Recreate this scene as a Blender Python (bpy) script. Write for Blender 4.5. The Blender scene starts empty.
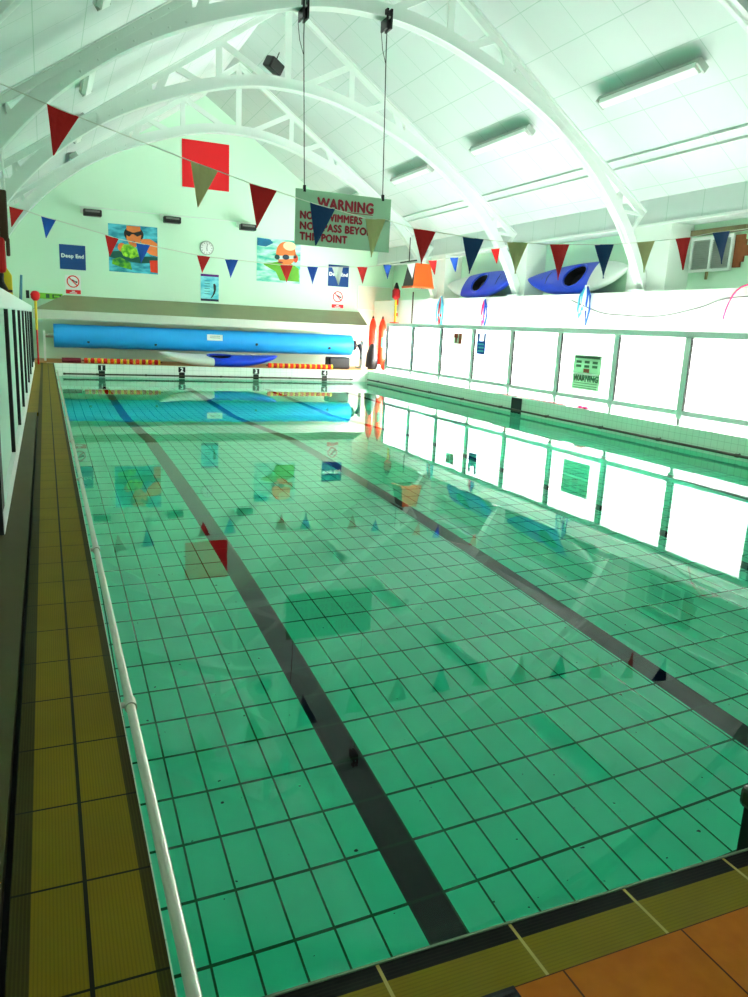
import bpy, bmesh, math, random
from mathutils import Vector, Matrix
random.seed(7)
PI = math.pi
SC = bpy.context.scene
COL = SC.collection

# ------------------------------------------------------------------ camera, world, exposure
cam_d = bpy.data.cameras.new('camera')
cam = bpy.data.objects.new('camera', cam_d); COL.objects.link(cam); SC.camera = cam
cam_d.sensor_fit = 'VERTICAL'; cam_d.sensor_height = 36.0
cam_d.lens = 757.24 * 36.0 / 997.0
cam_d.clip_start = 0.02; cam_d.clip_end = 200
def cam_rot(yaw, pitch, roll):
    Rz = Matrix.Rotation(yaw, 3, 'Z')
    base = Matrix(((1, 0, 0), (0, 0, 1), (0, -1, 0)))
    cp, sp = math.cos(pitch), math.sin(pitch)
    Rx = Matrix(((1, 0, 0), (0, cp, sp), (0, -sp, cp)))
    cr, sr = math.cos(roll), math.sin(roll)
    Rr = Matrix(((cr, -sr, 0), (sr, cr, 0), (0, 0, 1)))
    M = Rz @ base @ Rx @ Rr
    return M @ Matrix(((1, 0, 0), (0, -1, 0), (0, 0, -1)))
cam.matrix_world = Matrix.Translation((0, 0, 1.7)) @ cam_rot(-.41105607, .2199769, -.04808858).to_4x4()

wd = bpy.data.worlds.new('world'); SC.world = wd; wd.use_nodes = True
wd.node_tree.nodes['Background'].inputs[0].default_value = (.85, 1.0, .93, 1)
wd.node_tree.nodes['Background'].inputs[1].default_value = 0.20
WINDOW_LIGHT = 30.0
GABLE_FILL = 0.5  # glow of the unseen gable panes added as fill behind the camera
vs = SC.view_settings
SC.display_settings.display_device = 'sRGB'
vs.view_transform = 'Standard'; vs.look = 'None'; vs.gamma = 1.0; vs.use_curve_mapping = False
vs.exposure = 0.56
cy = SC.cycles
cy.max_bounces = 14; cy.diffuse_bounces = 7; cy.glossy_bounces = 5; cy.transmission_bounces = 10
cy.use_denoising = True; cy.sample_clamp_indirect = 12.0

# ------------------------------------------------------------------ materials
def lin(r, g, b):
    f = lambda c: (c/255/12.92) if c/255 <= .04045 else ((c/255+.055)/1.055)**2.4
    return (f(r), f(g), f(b), 1)
MC = {}
def mat(name, rgb, rough=.6, metal=0.0, var=.06, scale=6.0, spec=.4):
    if name in MC: return MC[name]
    m = bpy.data.materials.new(name); m.use_nodes = True
    nt = m.node_tree; b = nt.nodes['Principled BSDF']
    c = lin(*rgb)
    tc = nt.nodes.new('ShaderNodeTexCoord'); no = nt.nodes.new('ShaderNodeTexNoise')
    no.inputs['Scale'].default_value = scale; no.inputs['Detail'].default_value = 4
    mx = nt.nodes.new('ShaderNodeMix'); mx.data_type = 'RGBA'
    mx.inputs[6].default_value = tuple(v*(1-var) for v in c[:3])+(1,)
    mx.inputs[7].default_value = tuple(min(1, v*(1+var)) for v in c[:3])+(1,)
    nt.links.new(tc.outputs['Object'], no.inputs['Vector'])
    nt.links.new(no.outputs['Fac'], mx.inputs[0]); nt.links.new(mx.outputs[2], b.inputs['Base Color'])
    b.inputs['Roughness'].default_value = rough; b.inputs['Metallic'].default_value = metal
    b.inputs['Specular IOR Level'].default_value = spec
    MC[name] = m; return m

class G:
    """small node graph helper working on object coordinates"""
    def __init__(s, name, rough=.5, spec=.4):
        s.m = bpy.data.materials.new(name); s.m.use_nodes = True; s.nt = s.m.node_tree
        s.b = s.nt.nodes['Principled BSDF']; s.b.inputs['Roughness'].default_value = rough
        s.b.inputs['Specular IOR Level'].default_value = spec
        tc = s.nt.nodes.new('ShaderNodeTexCoord'); s.co = tc.outputs['Object']
        sx = s.nt.nodes.new('ShaderNodeSeparateXYZ'); s.nt.links.new(s.co, sx.inputs[0])
        s.x, s.y, s.z = sx.outputs
    def op(s, o, a, b=None, c=None):
        n = s.nt.nodes.new('ShaderNodeMath'); n.operation = o
        for i, v in enumerate((a, b, c)):
            if v is None: continue
            if isinstance(v, (int, float)): n.inputs[i].default_value = v
            else: s.nt.links.new(v, n.inputs[i])
        return n.outputs[0]
    def line(s, ax, period, off, width):
        """1 on grid lines at off + k*period, width in metres"""
        t = s.op('DIVIDE', s.op('SUBTRACT', ax, off), period)
        t = s.op('SUBTRACT', t, s.op('FLOOR', s.op('ADD', t, .5)))
        return s.op('LESS_THAN', s.op('ABSOLUTE', t), width/2/period)
    def band(s, ax, a, b): return s.op('MULTIPLY', s.op('GREATER_THAN', ax, a), s.op('LESS_THAN', ax, b))
    def maxi(s, *v):
        r = v[0]
        for k in v[1:]: r = s.op('MAXIMUM', r, k)
        return r
    def noise(s, scale, detail=4, stretch=None):
        n = s.nt.nodes.new('ShaderNodeTexNoise'); n.inputs['Scale'].default_value = scale; n.inputs['Detail'].default_value = detail
        v = s.co
        if stretch:
            mp = s.nt.nodes.new('ShaderNodeMapping'); mp.inputs['Scale'].default_value = stretch
            s.nt.links.new(s.co, mp.inputs[0]); v = mp.outputs[0]
        s.nt.links.new(v, n.inputs['Vector']); return n.outputs['Fac']
    def mix(s, fac, a, b):
        n = s.nt.nodes.new('ShaderNodeMix'); n.data_type = 'RGBA'
        for i, v in ((0, fac), (6, a), (7, b)):
            if isinstance(v, (int, float, tuple)): n.inputs[i].default_value = v
            else: s.nt.links.new(v, n.inputs[i])
        return n.outputs[2]
    def color(s, c): s.nt.links.new(c, s.b.inputs['Base Color']); return s
    def bump(s, h, strength=.3, dist=.01):
        n = s.nt.nodes.new('ShaderNodeBump'); n.inputs['Strength'].default_value = strength; n.inputs['Distance'].default_value = dist
        s.nt.links.new(h, n.inputs['Height']); s.nt.links.new(n.outputs[0], s.b.inputs['Normal']); return s

def m_deck():
    g = G('olive_ribbed_tile', .65, .12)
    base = g.mix(g.noise(3.0), lin(112, 92, 5), lin(136, 112, 8))
    rib = g.line(g.x, .008, 0, .003)
    edge = g.maxi(g.band(g.x, .157, .2), g.band(g.x, -.14, -.088))
    base = g.mix(g.op('MULTIPLY', rib, .25), base, lin(50, 44, 6))
    base = g.mix(g.op('MULTIPLY', edge, .85), base, g.mix(rib, lin(26, 25, 6), lin(50, 46, 12)))
    gr = g.maxi(g.line(g.y, .3285, .073, .007), g.band(g.x, .026, .036))
    g.color(g.mix(gr, base, lin(26, 20, 8))).bump(g.op('SUBTRACT', 1.0, g.maxi(rib, gr)), .25, .003)
    return g.m
def m_coping():
    g = G('olive_coping_tile', .6, .12)
    base = g.mix(g.noise(4.0), lin(118, 102, 10), lin(142, 122, 20))
    rib = g.line(g.y, .009, 0, .003)
    base = g.mix(g.op('MULTIPLY', rib, .2), base, lin(70, 60, 14))
    nose = g.band(g.y, 1.196, 1.3)
    base = g.mix(nose, base, g.mix(rib, lin(8, 8, 5), lin(24, 24, 14)))
    gr = g.line(g.x, .3365, .601, .008)
    base = g.mix(gr, base, lin(190, 172, 92))
    og = g.mix(g.noise(22.0, 6), lin(172, 88, 8), lin(202, 112, 18))
    ogr = g.maxi(g.line(g.x, .3365, .64, .005), g.line(g.y, .3365, 1.09, .006))
    og = g.mix(ogr, og, lin(80, 40, 8))
    g.color(g.mix(g.op('LESS_THAN', g.y, 1.09), base, og)).bump(g.noise(60, 2), .15, .003)
    return g.m
def m_poolfloor():
    g = G('pool_floor_tile', .8, .0)
    base = g.mix(g.noise(1.5, 3), lin(216, 240, 230), lin(236, 250, 242))
    lanes = g.maxi(*[g.band(g.x, c-.09, c+.09) for c in (1.49, 3.84, 6.2, 8.55)])
    lanes = g.op('MULTIPLY', lanes, g.op('LESS_THAN', g.y, 23.08))
    gr = g.maxi(g.line(g.x, .1788, .69, .0105), g.line(g.y, .3375, 2.61, .0165))
    spots = g.op('GREATER_THAN', g.noise(26, 1), .795)
    base = g.mix(lanes, base, lin(3, 2, 4))
    base = g.mix(g.op('MULTIPLY', gr, g.op('SUBTRACT', 1.0, g.op('MULTIPLY', lanes, .7))), base, lin(62, 84, 54))
    g.color(g.mix(spots, base, lin(20, 30, 20)))
    return g.m
def m_poolwall(name, a, b, per, axis='y'):
    g = G(name, .35)
    base = g.mix(g.noise(2.0), lin(*a), lin(*b))
    ax = g.y if axis == 'y' else g.x
    gr = g.maxi(g.line(ax, per, .04, .006), g.line(g.z, .12, .0, .006))
    g.color(g.mix(g.op('MULTIPLY', gr, .38), base, lin(90, 120, 92)))
    return g.m
def m_ceiling():
    g = G('mint_ceiling_board', .6, .25)
    base = g.mix(g.noise(.5, 3), lin(208, 215, 213), lin(216, 223, 221))
    gr = g.maxi(g.line(g.y, .87, .43, .014), g.line(g.x, .66, .02, .014))
    g.color(g.mix(g.op('MULTIPLY', gr, .45), base, lin(130, 170, 148)))
    return g.m
def m_wall(name, a, b, brick=True):
    g = G(name, .55, .3)
    base = g.mix(g.noise(.7, 4), lin(*a), lin(*b))
    g.color(base).bump(g.noise(14, 3), .08, .01)
    return g.m
def m_water():
    m = bpy.data.materials.new('pool_water'); m.use_nodes = True; nt = m.node_tree
    nt.nodes.clear(); N = nt.nodes.new; L = nt.links.new
    out = N('ShaderNodeOutputMaterial'); mx = N('ShaderNodeMixShader'); fr = N('ShaderNodeFresnel'); fr.inputs['IOR'].default_value = 1.33
    rf = N('ShaderNodeBsdfRefraction'); rf.inputs['IOR'].default_value = 1.33; rf.inputs['Roughness'].default_value = 0
    rf.inputs['Color'].default_value = (.235, .985, .775, 1)
    gl = N('ShaderNodeBsdfGlossy'); gl.inputs['Roughness'].default_value = 0.0; gl.inputs['Color'].default_value = (.80, .87, .85, 1)
    tc = N('ShaderNodeTexCoord'); no = N('ShaderNodeTexNoise'); no.inputs['Scale'].default_value = 1.6; no.inputs['Detail'].default_value = 2
    bp = N('ShaderNodeBump'); bp.inputs['Strength'].default_value = .05; bp.inputs['Distance'].default_value = .012
    L(tc.outputs['Object'], no.inputs['Vector']); L(no.outputs['Fac'], bp.inputs['Height'])
    for n in (rf, gl, fr): L(bp.outputs[0], n.inputs['Normal'])
    L(fr.outputs[0], mx.inputs[0]); L(rf.outputs[0], mx.inputs[1]); L(gl.outputs[0], mx.inputs[2]); L(mx.outputs[0], out.inputs[0])
    return m
def m_frost(name, col, trans=.8):
    m = bpy.data.materials.new(name); m.use_nodes = True; nt = m.node_tree; nt.nodes.clear(); N = nt.nodes.new; L = nt.links.new
    out = N('ShaderNodeOutputMaterial'); mx = N('ShaderNodeMixShader'); d = N('ShaderNodeBsdfDiffuse'); t = N('ShaderNodeBsdfTranslucent')
    tc = N('ShaderNodeTexCoord'); no = N('ShaderNodeTexNoise'); no.inputs['Scale'].default_value = 1.2
    c = N('ShaderNodeMix'); c.data_type = 'RGBA'; c.inputs[6].default_value = col+(1,); c.inputs[7].default_value = tuple(min(1, v*1.04) for v in col)+(1,)
    L(tc.outputs['Object'], no.inputs['Vector']); L(no.outputs['Fac'], c.inputs[0])
    L(c.outputs[2], d.inputs['Color']); L(c.outputs[2], t.inputs['Color'])
    mx.inputs[0].default_value = trans; L(d.outputs[0], mx.inputs[1]); L(t.outputs[0], mx.inputs[2]); L(mx.outputs[0], out.inputs[0])
    return m
def m_emit(name, col, s):
    m = bpy.data.materials.new(name); m.use_nodes = True; nt = m.node_tree; nt.nodes.clear()
    out = nt.nodes.new('ShaderNodeOutputMaterial'); e = nt.nodes.new('ShaderNodeEmission')
    e.inputs[0].default_value = col+(1,); e.inputs[1].default_value = s; nt.links.new(e.outputs[0], out.inputs[0]); return m
def m_poster(name, a, b, scale, stretch):
    g = G(name, .35)
    f = g.noise(scale, 5, stretch)
    f = g.op('MULTIPLY', g.op('SUBTRACT', f, .38), 4.0)
    f = g.op('MINIMUM', g.op('MAXIMUM', f, 0.0), 1.0)
    g.color(g.mix(f, lin(*a), lin(*b))); return g.m

M_DECK, M_COP, M_FLOOR = m_deck(), m_coping(), m_poolfloor()
M_PWHITE = m_poolwall('white_pool_tile', (238, 244, 236), (250, 253, 248), .18, 'x')
M_PGREEN = m_poolwall('green_pool_tile', (214, 238, 216), (226, 246, 228), .13, 'y')
M_CEIL = m_ceiling()
M_MINT = m_wall('mint_wall_paint', (206, 240, 214), (216, 245, 222))
M_WHITEWALL = m_wall('white_wall_paint', (238, 246, 238), (248, 252, 246))
M_STEEL = mat('white_painted_steel', (226, 236, 229), .5, 0, .03, 3)
M_WHITE = mat('white_plastic', (240, 244, 240), .4, 0, .02)
M_RAILG = mat('pale_green_aluminium', (244, 252, 246), .4, 0, .02)
M_DARKMETAL_SHADE = mat('dark_metal_and_post_shade', (34, 38, 34), .45, .2, .1)  # dark metal; on the walkway screen posts it stands in for shade
M_BLACK = mat('black_plastic', (14, 14, 15), .4, 0, .2)
M_RUBBER = mat('black_rubber', (8, 9, 8), .7, 0, .1)
M_CHROME = mat('brushed_steel_tube', (190, 186, 176), .28, .85, .08, 20)
M_SLAB = mat('dark_grey_slab', (70, 62, 18), .7, 0, .15, 5)
M_RED = mat('red_cloth', (200, 18, 14), .75, 0, .08)
M_CRIMSON = mat('dark_red_cloth', (165, 8, 18), .75, 0, .08)
M_NAVY = mat('navy_cloth', (10, 62, 112), .75, 0, .08)
M_BLUEFLAG = mat('blue_cloth', (18, 78, 180), .75, 0, .08)
M_BEIGE = mat('khaki_cloth', (196, 190, 134), .8, 0, .06)
M_WHITECLOTH = mat('white_cloth', (240, 240, 236), .8, 0, .03)
M_CORD = mat('pale_cord', (210, 214, 200), .8)
M_DKCORD = mat('dark_cord', (50, 56, 48), .8)
M_SIGNG = mat('grey_green_board', (140, 178, 148), .55, 0, .05, 3)
M_SIGNRED = mat('deep_red_paint', (140, 18, 40), .5)
M_SIGNBLUE = mat('blue_sign_face', (8, 66, 134), .4, 0, .05)
M_SIGNBRIGHTRED = mat('bright_red_sign', (226, 10, 24), .45, 0, .03)
M_COVER = mat('blue_pool_cover', (28, 156, 232), .45, 0, .08, 2)
M_KBLUE = mat('blue_kayak_shell', (3, 54, 196), .32, 0, .12, 2)
M_KWHITE = mat('white_kayak_shell', (222, 228, 222), .35, 0, .05)
M_KDARK = mat('dark_cockpit_lining', (16, 14, 16), .7, 0, .3)
M_OLIVEMETAL = mat('dull_olive_metal', (138, 138, 100), .38, .35, .12, 2.5)
M_ORANGE = mat('orange_plastic', (222, 92, 22), .5, 0, .1)
M_ORANGERED = mat('orange_red_vinyl', (232, 52, 14), .45, 0, .12)
M_YELLOW = mat('yellow_plastic', (236, 206, 40), .45, 0, .06)
M_MAROON = mat('maroon_plastic', (110, 10, 30), .5)
M_GREENP = mat('bright_green_sign', (130, 205, 60), .5)
M_TEXTW = mat('white_lettering', (244, 246, 246), .5, 0, .0)
M_TEXTK = mat('dark_green_lettering', (44, 84, 58), .5, 0, .0)
M_CREAM = mat('cream_board', (232, 230, 210), .6, 0, .03)
M_TERRA = mat('orange_tile_deck', (196, 130, 66), .55, 0, .15, 6)
M_SKIN = mat('print_skin_tone', (232, 122, 56), .5, 0, .15, 10)
M_HAIR = mat('print_dark_hair', (40, 22, 16), .5)
M_PINK = mat('pink_plastic', (232, 40, 110), .4)
M_BRICK = mat('exposed_brick', (150, 84, 46), .85, 0, .3, 12)
M_WOOD = mat('weathered_timber', (120, 112, 78), .8, 0, .25, 8)
M_GREYLOUV = mat('grey_louvre', (176, 184, 176), .5, 0, .1)
M_BROWN = mat('brown_strap', (74, 46, 26), .7)
M_CYAN = mat('cyan_plastic', (60, 170, 200), .4)
M_FROST = m_frost('frosted_screen_pane', (.95, .97, .95), .85)
M_FROSTL = m_frost('pale_screen_pane', (.72, .90, .80), .4)
M_WATER = m_water()

# ------------------------------------------------------------------ mesh helpers
def bm_(): return bmesh.new()
def box(bm, a, b, mtx=None):
    x0, y0, z0 = a; x1, y1, z1 = b
    c = [(x0,y0,z0),(x1,y0,z0),(x1,y1,z0),(x0,y1,z0),(x0,y0,z1),(x1,y0,z1),(x1,y1,z1),(x0,y1,z1)]
    v = [bm.verts.new((mtx @ Vector(p)) if mtx else p) for p in c]
    for f in ((0,3,2,1),(4,5,6,7),(0,1,5,4),(1,2,6,5),(2,3,7,6),(3,0,4,7)): bm.faces.new([v[i] for i in f])
    return bm
def tube(bm, pts, r, n=10, closed=False, r2=None):
    P = [Vector(p) for p in pts]; rings = []
    up = Vector((.13, .27, .95)).normalized()
    m = len(P)
    for i, p in enumerate(P):
        if closed: t = P[(i+1) % m]-P[i-1]
        else: t = (P[min(i+1, m-1)]-P[max(i-1, 0)])
        t.normalize()
        a = t.cross(up)
        if a.length < 1e-3: a = t.cross(Vector((1, 0, 0)))
        a.normalize(); b = t.cross(a)
        rr = r if r2 is None else r+(r2-r)*i/(m-1)
        rings.append([bm.verts.new(p+a*rr*math.cos(2*PI*k/n)+b*rr*math.sin(2*PI*k/n)) for k in range(n)])
    for i in range(m if closed else m-1):
        A, B = rings[i], rings[(i+1) % m]
        for k in range(n): bm.faces.new((A[k], A[(k+1) % n], B[(k+1) % n], B[k]))
    if not closed:
        bm.faces.new(list(reversed(rings[0]))); bm.faces.new(rings[-1])
    return bm
def lathe(bm, prof, mtx=None, n=24):
    """prof: list of (r, z) about z"""
    rings = []
    for r, z in prof:
        ring = []
        for k in range(n):
            p = Vector((r*math.cos(2*PI*k/n), r*math.sin(2*PI*k/n), z))
            ring.append(bm.verts.new(mtx @ p if mtx else p))
        rings.append(ring)
    for A, B in zip(rings, rings[1:]):
        for k in range(n): bm.faces.new((A[k], A[(k+1) % n], B[(k+1) % n], B[k]))
    bm.faces.new(list(reversed(rings[0]))); bm.faces.new(rings[-1])
    return bm
def prism(bm, poly, thick, mtx=None):
    """poly in local XZ facing -Y, extruded along +Y"""
    n = len(poly)
    A = [Vector((x, 0, z)) for x, z in poly]; B = [Vector((x, thick, z)) for x, z in poly]
    if mtx: A = [mtx @ p for p in A]; B = [mtx @ p for p in B]
    a = [bm.verts.new(p) for p in A]; b = [bm.verts.new(p) for p in B]
    bm.faces.new(a); bm.faces.new(list(reversed(b)))
    for i in range(n): bm.faces.new((a[i], b[i], b[(i+1) % n], a[(i+1) % n]))
    return bm
def ell(cx, cz, rx, rz, n=28, a0=0, a1=2*PI):
    return [(cx+rx*math.cos(a0+(a1-a0)*k/n), cz+rz*math.sin(a0+(a1-a0)*k/n)) for k in range(n if a1-a0 > 6.2 else n+1)]
def obj(name, bm, m, parent=None, smooth=False, bevel=0):
    bmesh.ops.recalc_face_normals(bm, faces=bm.faces)
    me = bpy.data.meshes.new(name); bm.to_mesh(me); bm.free()
    me.materials.append(m)
    if smooth:
        for p in me.polygons: p.use_smooth = True
        try: me.set_sharp_from_angle(angle=math.radians(42))
        except Exception: pass
    o = bpy.data.objects.new(name, me); COL.objects.link(o)
    if parent: o.parent = parent
    if bevel:
        md = o.modifiers.new('bevel', 'BEVEL'); md.width = bevel; md.segments = 2; md.limit_method = 'ANGLE'
    return o
def tag(o, label, cat, group=None):
    o['label'] = label; o['category'] = cat
    if group: o['group'] = group
    return o
def thing(name, label, cat, loc=(0, 0, 0), group=None, rot=None):
    o = bpy.data.objects.new(name, None); COL.objects.link(o); o.location = loc; o.empty_display_size = .1
    if rot is not None: o.rotation_euler = rot
    return tag(o, label, cat, group)
def struct(name, bm, m, parent=None, **k):
    o = obj(name, bm, m, parent, **k)
    if not parent: o['kind'] = 'structure'
    return o
def B(*boxes):
    bm = bm_()
    for a, b in boxes: box(bm, a, b)
    return bm
def text(name, s, m, parent, mtx, width=None, height=None, depth=.003, bold=.0, align='CENTER'):
    cu = bpy.data.curves.new('t', 'FONT'); cu.body = s; cu.align_x = align; cu.align_y = 'CENTER'; cu.extrude = .02
    cu.resolution_u = 3; cu.space_character = 1.08
    t = bpy.data.objects.new('t', cu); COL.objects.link(t)
    dg = bpy.context.evaluated_depsgraph_get(); dg.update()
    me = bpy.data.meshes.new_from_object(t.evaluated_get(dg))
    bpy.data.objects.remove(t); bpy.data.curves.remove(cu)
    xs = [v.co.x for v in me.vertices]; ys = [v.co.y for v in me.vertices]
    w, h = max(xs)-min(xs), max(ys)-min(ys); cxx, cyy = (max(xs)+min(xs))/2, (max(ys)+min(ys))/2
    sx = width/w if width else height/h; sy = height/h if height else sx
    ox = min(xs) if align == 'LEFT' else cxx
    for v in me.vertices:
        v.co = mtx @ Vector(((v.co.x-ox)*sx, (v.co.y-cyy)*sy, v.co.z/.02*depth))
    if bold:
        bm = bmesh.new(); hh = (height if height else h*sy)*bold
        for i, (dx, dz) in enumerate(((0, 0), (hh, 0), (-hh, 0), (0, hh), (0, -hh))):
            k = len(bm.verts); bm.from_mesh(me); bm.verts.ensure_lookup_table()
            off = mtx.to_3x3() @ Vector((dx, dz, .0003*i))
            for v in list(bm.verts)[k:]: v.co += off
        bm.to_mesh(me); bm.free()
    me.materials.clear(); me.materials.append(m)
    o = bpy.data.objects.new(name, me); COL.objects.link(o); o.parent = parent
    return o
def face_negY(x, y, z): return Matrix.Translation((x, y, z)) @ Matrix.Rotation(PI/2, 4, 'X')
def face_negX(x, y, z): return Matrix.Translation((x, y, z)) @ Matrix.Rotation(-PI/2, 4, 'Z') @ Matrix.Rotation(PI/2, 4, 'X')
def flatX(x, y, z): return Matrix.Translation((x, y, z)) @ Matrix.Rotation(-PI/2, 4, 'Z')   # prism in a plane facing -X

# ------------------------------------------------------------------ dimensions
DZ = .36                      # deck above water
PX0, PX1, PY0, PY1 = .19, 9.66, 1.245, 23.12
XL, XR, XS, YF = -1.77, 11.45, 10.76, 25.5      # side walls, lower wall face, far wall
RX, RZ = 4.84, 8.14
def ceil_z(x): return RZ+.30-.678*abs(x-RX)

# ------------------------------------------------------------------ setting: decks, basin, water
struct('floor', B(((-.132, -.9, 0.05), (PX0-.004, PY1, DZ))), M_DECK)
struct('floor_step_slab', B(((-.32, -.6, .05), (-.152, 11.4, DZ+.004))), M_SLAB)
struct('floor_channel', B(((-.152, -.6, .05), (-.132, 11.4, DZ-.05))), M_RUBBER)
struct('floor_tiles_beyond_slab', B(((-.32, 11.4, .05), (-.132, PY1, DZ))), M_DECK)
struct('floor_behind_screen', B(((XL, -.6, .05), (-.32, YF, DZ-.01))), M_SLAB)
struct('floor_front', B(((PX0-.004, -.9, .05), (PX1+.3, PY0-.004, DZ))), M_COP)
struct('floor_far', B(((-.32, PY1+.14, .05), (XR, YF, DZ))), M_TERRA)
struct('trim_1', B(((-.0, PY1+.004, .05), (PX1+.06, PY1+.14, DZ))), M_PWHITE)
struct('floor_ledge', B(((PX1+.31, -.9, .05), (XS, PY0, DZ)), ((PX1+.004, PY0, .05), (XS, PY1+.14, DZ-.001))), M_WHITE)
# basin
bm = bm_()
st = [(PY0, -1.4), (12.6, -1.4), (17.1, -2.85), (PY1, -2.85)]
for (ya, za), (yb, zb) in zip(st, st[1:]):
    n = 8
    for k in range(n):
        y0, y1 = ya+(yb-ya)*k/n, ya+(yb-ya)*(k+1)/n; z0, z1 = za+(zb-za)*k/n, za+(zb-za)*(k+1)/n
        v = [bm.verts.new(p) for p in ((PX0, y0, z0), (PX1, y0, z0), (PX1, y1, z1), (PX0, y1, z1))]; bm.faces.new(v)
bmesh.ops.remove_doubles(bm, verts=bm.verts, dist=1e-4)
struct('floor_pool', bm, M_FLOOR)
struct('wall_pool_far', B(((PX0, PY1, -3), (PX1, PY1+.02, DZ-.003))), M_PWHITE)
struct('wall_pool_near', B(((PX0, PY0-.03, -3), (PX1, PY0, DZ-.004))), M_PGREEN)
struct('wall_pool_left', B(((PX0-.03, PY0, -3), (PX0, PY1, DZ-.004))), M_PGREEN)
struct('wall_pool_right', B(((PX1, PY0, -3), (PX1+.03, PY1, DZ-.003))), M_PGREEN)
bm = bm_(); v = [bm.verts.new(p) for p in ((PX0, PY0, 0), (PX1, PY0, 0), (PX1, PY1, 0), (PX0, PY1, 0))]; bm.faces.new(v)
w = struct('water', bm, M_WATER)
# nosing strip at the front edge
struct('trim_2', B(((PX0, PY0-.003, DZ-.02), (PX1, PY0+.003, DZ+.002))), mat('light_nosing', (112, 136, 108), .35))
# near end wall behind the camera; gable window added to light far wall
struct('wall_near', B(((XL-.1, -1.15, 0), (XR+.1, -1.0, 2.6))), M_MINT)
wo = struct('window_6', B(((-.3, -1.1, 2.6), (10.0, -1.0, 2.7)), ((-.3, -1.1, 6.3), (10.0, -1.0, 6.4)), ((-.3, -1.1, 2.7), (-.2, -1.0, 6.3)), ((9.9, -1.1, 2.7), (10.0, -1.0, 6.3)), ((4.8, -1.1, 2.7), (4.9, -1.0, 6.3))), M_WHITE)
obj('pane', B(((-.2, -1.06, 2.7), (4.8, -1.05, 6.3)), ((4.9, -1.06, 2.7), (9.9, -1.05, 6.3))), m_emit('added_gable_pane', (.95, 1, .97), GABLE_FILL), wo)

# ------------------------------------------------------------------ walls, ceiling
bm = bm_()
prism(bm, [(XL-.1, 0), (XR+.1, 0), (XR+.1, ceil_z(XR)+.1), (RX, ceil_z(RX)+.1), (XL-.1, ceil_z(XL)+.1)], .15, Matrix.Translation((0, YF, 0)))
struct('wall_far', bm, M_MINT)
struct('wall_left', B(((XL-.15, -1, 0), (XL, YF, 4.1))), M_MINT)
struct('wall_right', B(((XR, -1, 0), (XR+.15, YF, 4.1))), M_MINT)
struct('wall_right_lower', B(((XS, 2.0, 0), (XR, YF, 2.66))), M_WHITEWALL)
for k, (yy, hw) in enumerate(((7.76, .54), (12.19, .54), (16.62, .25), (21.04, .45))):
    struct('pillar_%d' % (k+1), B(((10.90, yy-hw, 2.66), (XR, yy+hw, 3.91))), M_WHITEWALL)
for s, nm in ((-1, 'ceiling_left_slope'), (1, 'ceiling')):
    bm = bm_(); xo = RX+s*6.0
    a, b = (RX, ceil_z(RX)), (xo, ceil_z(xo))
    for y0, y1 in ((-1, YF+.1),):
        v = [bm.verts.new(p) for p in ((a[0], y0, a[1]), (a[0], y1, a[1]), (b[0], y1, b[1]), (b[0], y0, b[1]),
                                       (a[0], y0, a[1]+.08), (a[0], y1, a[1]+.08), (b[0], y1, b[1]+.08), (b[0], y0, b[1]+.08))]
        for f in ((0,1,2,3),(4,5,6,7),(0,1,5,4),(1,2,6,5),(2,3,7,6),(3,0,4,7)): bm.faces.new([v[i] for i in f])
    struct(nm, bm, M_CEIL)
for k, s in enumerate((1, -1)):
    x = RX+s*5.98; xe = RX+s*6.62
    struct('trim_%d' % (3+k), B(((min(x, x+s*.05), -1, 3.90), (max(x, x+s*.05), YF, 4.42)), ((min(x+s*.05, xe), -1, 3.915), (max(x+s*.05, xe), YF, 3.96))), M_CEIL)
    struct('trim_%d' % (5+k), B(((min(x-s*.02, x), -1, 3.885), (max(x-s*.02, x), YF, 3.93))), M_WHITE)
for k, x in enumerate((9.93, 10.1)):
    z = ceil_z(x)
    struct('beam_%d' % (k+1), B(((x-.02, -1, z-.03), (x+.02, YF, z+.01))), M_STEEL)
# windows in the lower wall behind the screen
for k, (y0, y1) in enumerate(((7.3, 11.7), (12.0, 16.2), (16.5, 20.7), (21.0, 24.9))):
    bm = bm_(); z0, z1 = .62, 1.74; f = .06; xa, xb = XS-.03, XS+.0
    for a, b in (((xa, y0, z0), (xb, y1, z0+f)), ((xa, y0, z1-f), (xb, y1, z1)), ((xa, y0, z0+f), (xb, y0+f, z1-f)), ((xa, y1-f, z0+f), (xb, y1, z1-f)),
                 ((xa, (y0+y1)/2-.03, z0+f), (xb, (y0+y1)/2+.03, z1-f))): box(bm, a, b)
    wo = struct('window_%d' % (k+1), bm, M_WHITE)
    obj('pane', B(((XS-.016, y0+f, z0+f), (XS-.006, y1-f, z1-f))), m_emit('daylit_pane_%d' % k, (1, 1, .97), WINDOW_LIGHT), wo)

# ------------------------------------------------------------------ roof trusses
KN = [(0, 6.44), (.6, 6.41), (1.25, 6.29), (1.9, 6.09), (2.6, 5.83), (3.3, 5.50), (3.9, 5.13), (4.64, 4.53), (5.3, 3.80), (5.7, 3.18), (5.96, 2.68)]
def arch_z(u):
    for i in range(len(KN)-1):
        if u <= KN[i+1][0]+1e-6:
            p0 = KN[max(i-1, 0)] if i else (-.6, 6.41); p1, p2 = KN[i], KN[i+1]; p3 = KN[min(i+2, len(KN)-1)]
            t = (u-p1[0])/(p2[0]-p1[0]); h = p2[0]-p1[0]
            m1 = (p2[1]-p0[1])/(p2[0]-p0[0])*h; m2 = (p3[1]-p1[1])/max(p3[0]-p1[0], 1e-6)*h
            return (2*t**3-3*t*t+1)*p1[1]+(t**3-2*t*t+t)*m1+(-2*t**3+3*t*t)*p2[1]+(t**3-t*t)*m2
    return KN[-1][1]
def raf_z(u): return RZ-.69*u
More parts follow.
